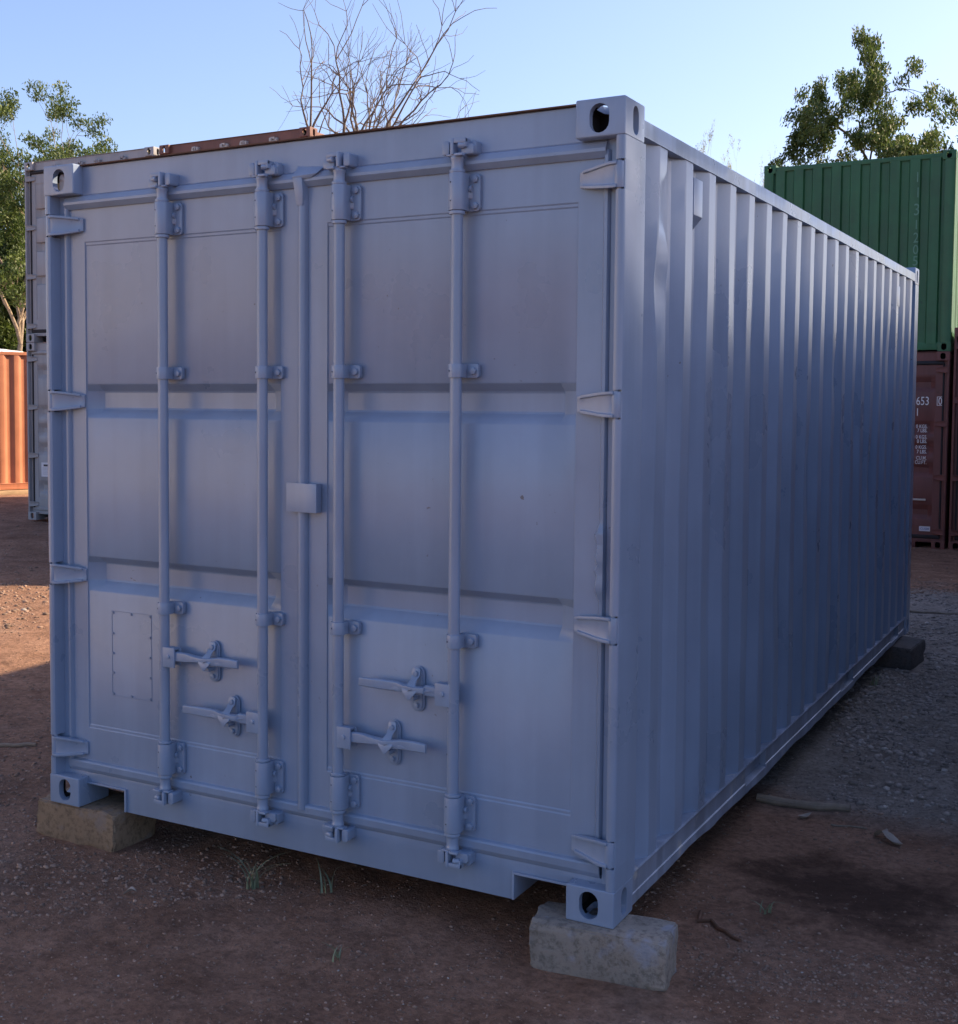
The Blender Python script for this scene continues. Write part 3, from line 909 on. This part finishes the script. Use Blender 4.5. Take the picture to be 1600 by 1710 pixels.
# ------------------------------------------------------------------ concrete blocks
def concrete(name, base, paint_smear=None):
    q = N(name); v = q.coord()
    n1 = q.noise(v, 6, 6); n2 = q.noise(v, 45, 5, .7)
    c = q.mix(q.ramp(n1, [(.3, 0), (.7, 1)]), tuple(x*.72 for x in base), tuple(x*1.2 for x in base))
    c = q.mix(q.ramp(n2, [(.36, .75), (.52, 0)]), c, tuple(x*.4 for x in base))
    c = q.mix(q.ramp(q.noise(v, 3.0, 8, .75), [(.5, 0), (.7, .55)]), c, (.10, .065, .045))
    if paint_smear:
        c = q.mix(q.ramp(q.noise(v, 9, 4), [(.56, 0), (.66, .6)]), c, paint_smear)
    q.l(c, q.b.inputs['Base Color']); q.b.inputs['Roughness'].default_value = .92
    nb = q.bump(n1, .35, .02); nb = q.bump(n2, .55, .006, nb); q.l(nb, q.b.inputs['Normal'])
    return q.mat
def block(label, x, y, wd, dp, rz, mat, seed, h=.165):
    rs = random.Random(seed)
    b = MB(); n = 7
    me = bpy.data.meshes.new('concrete_block')
    bm = bmesh.new(); bmesh.ops.create_cube(bm, size=1)
    bmesh.ops.subdivide_edges(bm, edges=bm.edges, cuts=6, use_grid_fill=True)
    for v in bm.verts:
        c = Vector(v.co)
        edge = sum(abs(abs(a)-.5) < 1e-4 for a in c)
        k = .002 if edge < 2 else (.005 if edge == 2 else .013)
        if edge == 2 and rs.random() < .06: k = .010
        v.co = Vector((c.x*wd, c.y*dp, c.z*h)) - Vector((math.copysign(1, c.x)*k*rs.random(), math.copysign(1, c.y)*k*rs.random(), math.copysign(1, c.z)*(k*rs.random() if edge > 1 else 0)))
    bmesh.ops.bevel(bm, geom=[e for e in bm.edges if e.calc_face_angle(0) > .9], offset=.006, segments=2, affect='EDGES')
    bm.to_mesh(me); bm.free()
    me.polygons.foreach_set('use_smooth', [True]*len(me.polygons)); me.set_sharp_from_angle(angle=R(30))
    o = link('concrete_block', me, mat, None, (x, y, -.0005-h/2)); o.rotation_euler = (0, 0, rz)
    tag(o, label, 'block', 'concrete blocks under the container')
block('tan concrete block under the front left corner of the grey container', .130, .136, .43, .262, 0, concrete('tan_concrete', (.26, .19, .125), (.20, .18, .175)), 1)
block('pale concrete block under the near right corner of the grey container', 2.385, .055, .44, .20, R(8), concrete('pale_concrete', (.27, .245, .215), (.26, .29, .36)), 2)
block('dark grey concrete block sticking out under the far right corner of the grey container', 2.335, 5.63, .46, .44, R(-4), concrete('dark_concrete', (.075, .075, .08)), 3)
block('concrete block out of sight under the rear left corner of the grey container', .10, 5.80, .43, .30, 0, concrete('grey_concrete', (.2, .19, .18)), 4)

# ------------------------------------------------------------------ gravel, litter, grass
def stones():
    r = np.random.default_rng(5)
    # a few lumpy prototypes
    protos = []
    for k in range(6):
        bm = bmesh.new(); bmesh.ops.create_icosphere(bm, subdivisions=1, radius=1)
        for v in bm.verts:
            v.co *= .7 + .55*r.random()
        v_ = np.array([v.co[:] for v in bm.verts]); f_ = np.array([[v.index for v in f.verts] for f in bm.faces]); bm.free()
        protos.append((v_*np.array([1, .8, .55]), f_))
    V = []; F = []; T = []; off = 0
    def scatter(n, r0, r1, a0, a1, s0, s1, power=2.0, keep=None):
        nonlocal off
        rad = np.exp(r.uniform(np.log(r0), np.log(r1), n)); ang = np.radians(r.uniform(a0, a1, n))
        x = 3.8 + rad*np.cos(ang); y = -3.755 + rad*np.sin(ang)
        size = s0*(s1/s0)**(r.random(n)**power)
        dens = vnoise(x, y, .8)*.6 + vnoise(x, y, 2.6)*.4
        ok = r.random(n) < np.clip((dens-.22)*2.4, .08, 1)
        if keep is not None: ok &= keep(x, y)
        for (bx, by, hw, hd) in ((.13, .136, .24, .16), (2.385, 0, .26, .17), (2.335, 5.63, .26, .25)):
            ok &= ~((np.abs(x-bx) < hw) & (np.abs(y-by) < hd))
        ok &= ~((((x-2.95)/.42)**2 + ((y-1.1)/.5)**2 < 1) & (r.random(n) < .85))
        x, y, size = x[ok], y[ok], size[ok]
        z = gz(x, y)
        for i in range(len(x)):
            pv, pf_ = protos[r.integers(6)]
            a = r.random()*6.283; ca, sa = math.cos(a), math.sin(a)
            q = pv*size[i]
            q = np.stack([q[:, 0]*ca-q[:, 1]*sa + x[i], q[:, 0]*sa+q[:, 1]*ca + y[i], q[:, 2]*r.uniform(.7, 1.2) + z[i] + size[i]*.12], -1)
            V.append(q); F.append(pf_+off); off += len(q)
            t = r.random()
            grey = 1.0 if (x[i] > 1.8 and 2.2 < y[i] < 9) else .35
            c = np.array([.30, .175, .11])*(1-grey*.8) + np.array([.30, .285, .27])*grey*.8
            c = c*(.5 + .65*r.random())
            if t > (.95 if grey == 1 else .994): c = np.array([.40, .37, .34])
            T.append(np.tile(np.append(c, 1), (len(q), 1)))
    scatter(42000, 2.8, 6.5, 62, 146, .0018, .0075, 2.2)
    scatter(5000, 2.8, 7, 60, 150, .003, .010, 2.6)
    scatter(22000, 4, 9, 92, 112, .0022, .010, 2.4)                      # right side near
    scatter(15000, 6, 14, 92, 101, .005, .025, 1.9, lambda x, y: (x > 1.9) & (r.random(len(x)) < np.clip((y-1.5)/2.2, 0, 1)))   # gravel bed on the right
    scatter(30000, 4.5, 16, 125, 146, .0025, .014, 2.6)
    scatter(2600, 10.2, 13, 132, 145, .008, .034, 2.2, lambda x, y: (x < -2.6))                    # left side
    scatter(2500, 12, 24, 95, 146, .010, .032, 2.4)
    v = np.concatenate(V); f = np.concatenate(F); t = np.concatenate(T)
    me = bpy.data.meshes.new('gravel')
    me.vertices.add(len(v)); me.vertices.foreach_set('co', v.astype(np.float32).ravel())
    me.loops.add(f.size); me.loops.foreach_set('vertex_index', f.astype(np.int32).ravel())
    me.polygons.add(len(f)); me.polygons.foreach_set('loop_start', np.arange(0, f.size, 3, dtype=np.int32))
    me.update(calc_edges=True)
    at = me.attributes.new('tint', 'FLOAT_COLOR', 'POINT'); at.data.foreach_set('color', t.astype(np.float32).ravel())
    q = N('gravel_stone'); a = q.n('ShaderNodeAttribute'); a.attribute_name = 'tint'
    vv = q.coord(); nz = q.ramp(q.noise(vv, 60, 4), [(.3, .7), (.7, 1.15)])
    q.l(q.mix(1.0, a.outputs['Color'], nz, 'MULTIPLY'), q.b.inputs['Base Color']); q.b.inputs['Roughness'].default_value = .85
    me.materials.append(q.mat)
    o = bpy.data.objects.new('gravel', me); COL.objects.link(o)
    tag(o, 'scattered gravel and small stones lying on the red earth yard', 'gravel', kind='stuff')
stones()

def gnd(x, y): return float(gz(x, y))
M['wood'] = plain('weathered_wood', (.20, .165, .13), .85, .25, 20, .5, .004)
M['dry'] = plain('dry_leaf', (.34, .29, .25), .8, .2, 20)
M['grass'] = plain('grass_blade', (.17, .21, .13), .6, .25, 30)
def rod(name, label, cat, p0, p1, r0, r1, mat, group=None, bend=.01, seed=0):
    rs = random.Random(seed)
    p0 = Vector(p0); p1 = Vector(p1); n = 7
    c = Vector(((p0.x+p1.x)/2, (p0.y+p1.y)/2, 0)); base = Vector((c.x, c.y, gnd(c.x, c.y)))
    b = MB(); pts = []; rad = []
    for k in range(n):
        t = k/(n-1); p = p0.lerp(p1, t)
        p = Vector((p.x + rs.uniform(-1, 1)*bend*.5, p.y + rs.uniform(-1, 1)*bend, 0))
        p.z = gnd(p.x, p.y) + (r0*(1-t)+r1*t)*.85
        pts.append(p-base); rad.append((r0*(1-t)+r1*t)*rs.uniform(.92, 1.08))
    b.tube(pts, rad, 10)
    o = b.build(name, mat, None, loc=base); tag(o, label, cat, group); return o
rod('wooden_pole', 'weathered round wooden pole lying on the dark earth beside the container', 'pole', (2.36, 2.07, 0), (2.76, 2.13, 0), .021, .018, M['wood'], bend=.004, seed=2)
rod('stick', 'short pale stick on the shaded earth near the container', 'stick', (2.72, 1.92, 0), (2.86, 1.95, 0), .005, .003, M['wood'], 'loose sticks on the ground', .006, 3)
rod('stick', 'pale stick on the ground at the left edge by the tan block', 'stick', (-1.32, .78, 0), (-1.02, .92, 0), .013, .010, M['wood'], 'loose sticks on the ground', .01, 4)
rod('stick', 'thin twig lying on the gravel before the brown container', 'stick', (2.16, 7.85, 0), (2.62, 7.95, 0), .011, .007, M['wood'], 'loose sticks on the ground', .02, 5)
rod('stick', 'dark curved stick on the earth right of the pale block', 'stick', (2.52, .62, 0), (2.70, .50, 0), .008, .006, M['brown_rust'], 'loose sticks on the ground', .03, 6)
def leaf(label, x, y, s, rz, seed, mat=None):
    rs = random.Random(seed); b = MB(); rings = []
    n = 8
    for k in range(n+1):
        t = k/n; w_ = s*.24*math.sin(math.pi*min(1, t*1.02+.02))**.8 + .001
        zc = s*.18*math.sin(t*4+seed) + s*.16
        rings.append([((t-.5)*s, -w_, zc + w_*.7), ((t-.5)*s, 0, zc), ((t-.5)*s, w_, zc + w_*.6), ((t-.5)*s, 0, zc-.002)])
    b.loft(rings)
    o = b.build('dry_leaf', mat or M['dry'], None, loc=(x, y, gnd(x, y)+.002)); o.rotation_euler = (0, 0, rz)
    tag(o, label, 'leaf', 'dry leaves on the ground')
leaf('pale curled dry leaf on the dark earth, right of the wooden pole', 2.93, 1.86, .085, 2.4, 1)
leaf('second pale dry leaf touching the curled one on the dark earth', 2.985, 1.80, .10, -.5, 2)
leaf('small dry leaf close below the wooden pole', 2.60, 1.965, .07, .9, 3)
leaf('pale dry leaf on the earth in front of the container, below the left doors', .70, -.30, .05, .4, 5)
def grass(label, x, y, n, h, seed):
    rs = random.Random(seed); b = MB()
    for k in range(n):
        a = rs.random()*6.283; hh = h*rs.uniform(.45, 1); lean = rs.uniform(.25, 1.0)*hh; w_ = rs.uniform(.003, .0055)
        rings = []
        px, py = rs.uniform(-.02, .02), rs.uniform(-.02, .02)
        for j in range(6):
            t = j/5; ww = w_*(1-t*.92); ox = lean*t*t
            cx, cy, cz = px+math.cos(a)*ox, py+math.sin(a)*ox, hh*(t-.30*t*t*t)
            ux, uy = -math.sin(a)*ww, math.cos(a)*ww
            rings.append([(cx-ux, cy-uy, cz), (cx, cy, cz-.0008), (cx+ux, cy+uy, cz), (cx, cy, cz+.0004)])
        b.loft(rings)
    o = b.build('grass_tuft', M['grass'], None, loc=(x, y, gnd(x, y)-.004)); tag(o, label, 'grass', 'grass tufts beside the container')
grass('small green grass tuft in front of the left door of the container', 1.03, .00, 14, .20, 1)
grass('sparse thin grass blades under the middle of the door sill', 1.30, .10, 5, .16, 2)
grass('tiny grass tuft in the lower foreground below the right door', 1.62, -.35, 6, .09, 3)
grass('thin dry grass blades on the dark damp earth at the right', 2.72, .78, 6, .12, 4)
grass('yellowish grass at the foot of the long side near its far end', 2.42, 4.75, 14, .10, 5)

# ------------------------------------------------------------------ trees
def bark(name, base): return plain(name, base, .9, .3, 10, .6, .03)
M['bark'] = bark('grey_bark', (.16, .13, .105)); M['bark_dark'] = bark('dark_bark', (.06, .05, .042)); M['bark_pale'] = bark('pale_bark', (.30, .24, .17)); M['bark_hazy'] = bark('hazed_bark', (.40, .38, .36))  # the hazy bark is paled to imitate distance haze
def leafmat(name, a, b_):
    q = N(name); at = q.n('ShaderNodeAttribute'); at.attribute_name = 'tint'
    sp = q.n('ShaderNodeSeparateColor'); q.l(at.outputs['Color'], sp.inputs[0])
    c = q.mix(sp.outputs[0], a, b_)
    q.l(c, q.b.inputs['Base Color']); q.b.inputs['Roughness'].default_value = .6
    tr = q.n('ShaderNodeBsdfTranslucent'); q.l(c, tr.inputs['Color'])
    mx = q.n('ShaderNodeMixShader'); mx.inputs[0].default_value = .35
    q.l(q.b.outputs[0], mx.inputs[1]); q.l(tr.outputs[0], mx.inputs[2])
    q.l(mx.outputs[0], q.t.nodes['Material Output'].inputs['Surface'])
    return q.mat
M['leaf'] = leafmat('green_leaf', (.045, .085, .018), (.12, .17, .035))
M['leaf_dark'] = leafmat('deep_green_leaf', (.022, .050, .016), (.06, .10, .028))
M['leaf_yellow'] = leafmat('yellow_green_leaf', (.07, .10, .02), (.19, .21, .05))
M['leaf_pale'] = leafmat('pale_leaf', (.25, .30, .20), (.40, .44, .30))  # paled likewise, haze put into the colour of the far twigs

def leaf_cloud(centres, n_each, radius, size, seed, flat=.55):
    r = np.random.default_rng(seed)
    c = np.repeat(np.asarray(centres, float), n_each, 0)
    n = len(c)
    d = r.normal(size=(n, 3)); d /= np.linalg.norm(d, axis=1)[:, None]
    p = c + d*(radius*r.random(n)**.45)[:, None]*np.array([1, 1, flat])
    nr = r.normal(size=(n, 3)); nr[:, 2] += .8; nr /= np.linalg.norm(nr, axis=1)[:, None]
    u = np.cross(nr, r.normal(size=(n, 3))); u /= np.linalg.norm(u, axis=1)[:, None]
    w_ = np.cross(nr, u)
    s = size*r.uniform(.6, 1.3, n)[:, None]
    q = np.stack([p-u*s, p-w_*s*.42+nr*s*.1, p+u*s, p+w_*s*.42+nr*s*.1], 1).reshape(-1, 3)
    tint = np.repeat(np.clip(r.random(len(centres)), 0, 1), n_each)*.6 + r.random(n)*.4
    return q, np.repeat(tint, 4)
def leaves_obj(q, tint, mat, parent):
    me = bpy.data.meshes.new('crown'); n = len(q)//4
    me.vertices.add(len(q)); me.vertices.foreach_set('co', q.astype(np.float32).ravel())
    me.loops.add(len(q)); me.loops.foreach_set('vertex_index', np.arange(len(q), dtype=np.int32))
    me.polygons.add(n); me.polygons.foreach_set('loop_start', np.arange(0, len(q), 4, dtype=np.int32))
    me.update(calc_edges=True)
    at = me.attributes.new('tint', 'FLOAT_COLOR', 'POINT')
    at.data.foreach_set('color', np.stack([tint, tint, tint, np.ones_like(tint)], -1).astype(np.float32).ravel())
    return link('crown', me, mat, parent)

def tree(label, x, y, height, seed, fork=.35, trunk_r=.16, levels=4, kids=(2, 3), spread=38, lean=(0, 0), gravity=.0, leaves=60, leaf_r=.55, leaf_size=.07, flat=.5,
         bark_m='bark', leaf_m='leaf', shrink=.72, side=.6, wiggle=.18, group='trees beyond the containers', z=None, name='tree', width=None):
    rs = random.Random(seed)
    z0 = gnd(x, y) if z is None else z
    root = empty(name, (x, y, z0)); tag(root, label, 'tree', group)
    b = MB(); tips = []
    def branch(p, d, ln, r, lvl):
        n = 5 if lvl < 2 else 4
        pts = [p.copy()]; rad = [r]; q = p.copy(); dd = d.copy()
        for k in range(n):
            dd = (dd + Vector((rs.gauss(0, wiggle), rs.gauss(0, wiggle), rs.gauss(0, wiggle) + gravity))).normalized()
            q = q + dd*ln/n; pts.append(q.copy()); rad.append(r*(1-.42*(k+1)/n))
        b.tube(pts, rad, 8 if lvl < 2 else 5, cap=False)
        if lvl >= levels:
            tips.append(tuple(q)); tips.append(tuple(pts[-2])); return
        for c in range(rs.randint(*kids)):
            child(q, dd, ln*shrink*rs.uniform(.75, 1.15), rad[-1]*rs.uniform(.72, .95), lvl+1, spread)
        for k in range(1, n):
            if lvl > 0 and rs.random() < side*.5:
                child(pts[k], dd, ln*shrink*rs.uniform(.5, .85), rad[k]*.55, lvl+1, spread*1.3)
    def child(p, d, ln, r, lvl, sp):
        ax = d.cross(Vector((rs.gauss(0, 1), rs.gauss(0, 1), rs.gauss(0, 1)))).normalized()
        nd = Matrix.Rotation(R(sp*rs.uniform(.45, 1.25)), 3, ax) @ d
        branch(p, nd.normalized(), ln, r, lvl)
    d0 = Vector((lean[0], lean[1], 1)).normalized()
    tot = sum(shrink**k for k in range(1, levels+1))
    trunk_len = height*fork
    l1 = (height-trunk_len)/tot/.80
    # trunk
    pts = []; rad = []; q = Vector((0, 0, -.15)); dd = d0.copy()
    for k in range(7):
        pts.append(q.copy()); rad.append(trunk_r*(1.35 if k == 0 else 1-.35*k/6))
        dd = (dd + Vector((rs.gauss(0, wiggle*.4), rs.gauss(0, wiggle*.4), 0))).normalized(); q = q + dd*(trunk_len+.15)/6
    b.tube(pts, rad, 10, cap=False)
    for c in range(max(2, kids[1])):
        child(pts[-1], dd, l1*rs.uniform(.8, 1.15), rad[-1]*.8, 1, spread)
    child(pts[-1], dd, l1, rad[-1]*.9, 1, spread*.3)
    b.build('trunk', M[bark_m], root, angle=60, recalc=False)
    if leaves:
        q, t = leaf_cloud(tips, leaves, leaf_r, leaf_size, seed+1, flat)
        leaves_obj(q, t, M[leaf_m], root)
    # fit the grown tree to the height and crown width it has
    tp = np.array(tips); c0 = np.median(tp[:, :2], 0)
    top = np.percentile(tp[:, 2], 98) + (leaf_r*flat*.8 if leaves else 0)
    rad = np.percentile(np.hypot(*(tp[:, :2]-c0).T), 92) + (leaf_r*.8 if leaves else 0)
    k = height/top; kw = (width/2/rad) if width else k
    for ch in root.children:
        me = ch.data; co = np.empty(len(me.vertices)*3, np.float32); me.vertices.foreach_get('co', co); co = co.reshape(-1, 3)
        hgt = np.clip(co[:, 2]/top, 0, 1)[:, None]
        co[:, :2] = (co[:, :2] - c0*hgt)*(k*(1-hgt) + kw*hgt) if width else co[:, :2]*k
        co[:, 2] *= k
        me.vertices.foreach_set('co', co.ravel()); me.update()
    return root

tree('airy feathery tree with a pale forked trunk at the far left above the orange container', -19.25, 17.85, 9.0, 23, fork=.45, trunk_r=.13, levels=4, spread=36, lean=(.10, .04), leaves=95, leaf_r=.5, leaf_size=.07, bark_m='bark_pale', leaf_m='leaf', flat=.42, width=4.6)
tree('dense dark tree behind the bus at the far left', -24.4, 20.9, 7.8, 5, fork=.22, trunk_r=.22, levels=4, spread=46, leaves=160, leaf_r=.8, leaf_size=.11, leaf_m='leaf_dark', bark_m='bark_dark', flat=1.0, width=5.6, side=1.2)
tree('dense green tree at the left edge of the yard behind the airy one', -21.2, 19.5, 7.6, 8, fork=.25, trunk_r=.2, levels=4, spread=46, leaves=110, leaf_r=.6, leaf_size=.085, leaf_m='leaf', bark_m='bark_dark', flat=.9, width=4.4, side=1.2)
tree('low dark bushy tree between the bus and the pale grey stack', -21.4, 21.6, 6.3, 14, fork=.10, trunk_r=.16, levels=4, spread=52, leaves=170, leaf_r=.75, leaf_size=.10, leaf_m='leaf_dark', bark_m='bark_dark', flat=1.0, width=5.0, side=1.2)
tree('round leafy treetop just showing over the pale grey stack', -22.1, 22.9, 8.55, 17, fork=.3, trunk_r=.2, levels=4, spread=40, leaves=60, leaf_r=.4, leaf_size=.08, leaf_m='leaf_yellow', flat=.7, width=3.8)
tree('tall leafless tree with bare forking branches above the container', -11.2, 22.3, 10.8, 33, fork=.55, trunk_r=.27, levels=5, kids=(2, 3), spread=34, leaves=0, bark_m='bark', wiggle=.22, gravity=.05, side=.5, shrink=.84, width=5.2)
tree('tall open tree with dark branches and clumped leaves behind the green container', -.55, 25.6, 8.9, 41, fork=.52, trunk_r=.15, levels=5, kids=(2, 2), spread=46, leaves=70, leaf_r=.36, leaf_size=.065, side=1.3, leaf_m='leaf', bark_m='bark_dark', flat=.55, wiggle=.2, width=4.0)
tree('yellow green leafy tree low behind the right part of the green container', -.35, 27.2, 8.0, 44, fork=.40, trunk_r=.16, levels=4, spread=42, leaves=110, leaf_r=.48, leaf_size=.075, leaf_m='leaf_yellow', bark_m='bark_dark', flat=.6, width=3.4)
tree('small dark tree hidden beside the left edge of the green container', -1.75, 19.0, 5.75, 47, fork=.3, trunk_r=.1, levels=4, spread=40, leaves=60, leaf_r=.3, leaf_size=.06, leaf_m='leaf_dark', bark_m='bark_dark', flat=.7, width=1.6)
tree('pale wispy twiggy treetop over the long side of the container', -7.4, 36.5, 10.1, 51, fork=.6, trunk_r=.10, levels=4, kids=(2, 3), spread=34, leaves=14, leaf_r=.3, leaf_size=.06, leaf_m='leaf_pale', bark_m='bark_hazy', wiggle=.25, width=1.9)
tree('haze-paled arching twigs left of the green container', -6.2, 37.1, 9.5, 53, fork=.6, trunk_r=.10, levels=4, kids=(2, 3), spread=34, leaves=4, leaf_r=.3, leaf_size=.05, leaf_m='leaf_pale', bark_m='bark_hazy', wiggle=.25, width=2.2)

# unseen trees added along the right to block the sun from the aisle
def added_shade_tree(label, x, y, seed, rx=3.2, zc=8.5, rz=2.3):
    root = empty('added_shade_tree', (x, y, gnd(x, y))); tag(root, label, 'tree', 'unseen trees added to shade the aisle')
    rs = random.Random(seed); r = np.random.default_rng(seed)
    b = MB()
    b.tube([(0, 0, -.1), (.1, .05, 2.4), (.0, .1, 5.2), (.1, .0, 8.0)], [.34, .26, .22, .12], 10, cap=False)
    cs = []
    for k in range(16):
        a = k*2.4 + rs.random(); e = rs.uniform(-.5, .9); ra = rx*rs.uniform(.45, .9)
        p = (math.cos(a)*ra*math.cos(e), math.sin(a)*ra*math.cos(e), zc + rz*.8*math.sin(e))
        b.tube([(0, .05, 4.2+rs.uniform(0, 1.5)), (p[0]*.5, p[1]*.5, (p[2]+5)/2), p], [.10, .07, .03], 6, cap=False)
    n = 260
    d = r.normal(size=(n, 3)); d /= np.linalg.norm(d, axis=1)[:, None]
    cs = d*(r.random(n)**.38)[:, None]*np.array([rx, rx, rz]) + np.array([0, 0, zc])
    b.build('trunk', M['bark'], root, angle=60, recalc=False)
    q, t = leaf_cloud(cs, 44, .75, .17, seed, .8)
    leaves_obj(q, t, M['leaf'], root)
for k, (x, y, lb) in enumerate(((10.2, 5.9, 'unseen tree added to block the sun, nearest the dark blue container'), (9.9, 9.6, 'unseen tree added to block the sun, second from the dark blue container'), (9.8, 13.4, 'unseen tree added to block the sun, third from the dark blue container'), (8.4, 15.6, 'unseen tree added to block the sun, close behind the brown row'), (9.4, 17.0, 'unseen tree added to block the sun, farthest from the camera'))):
    added_shade_tree(lb, x, y, 100+k)
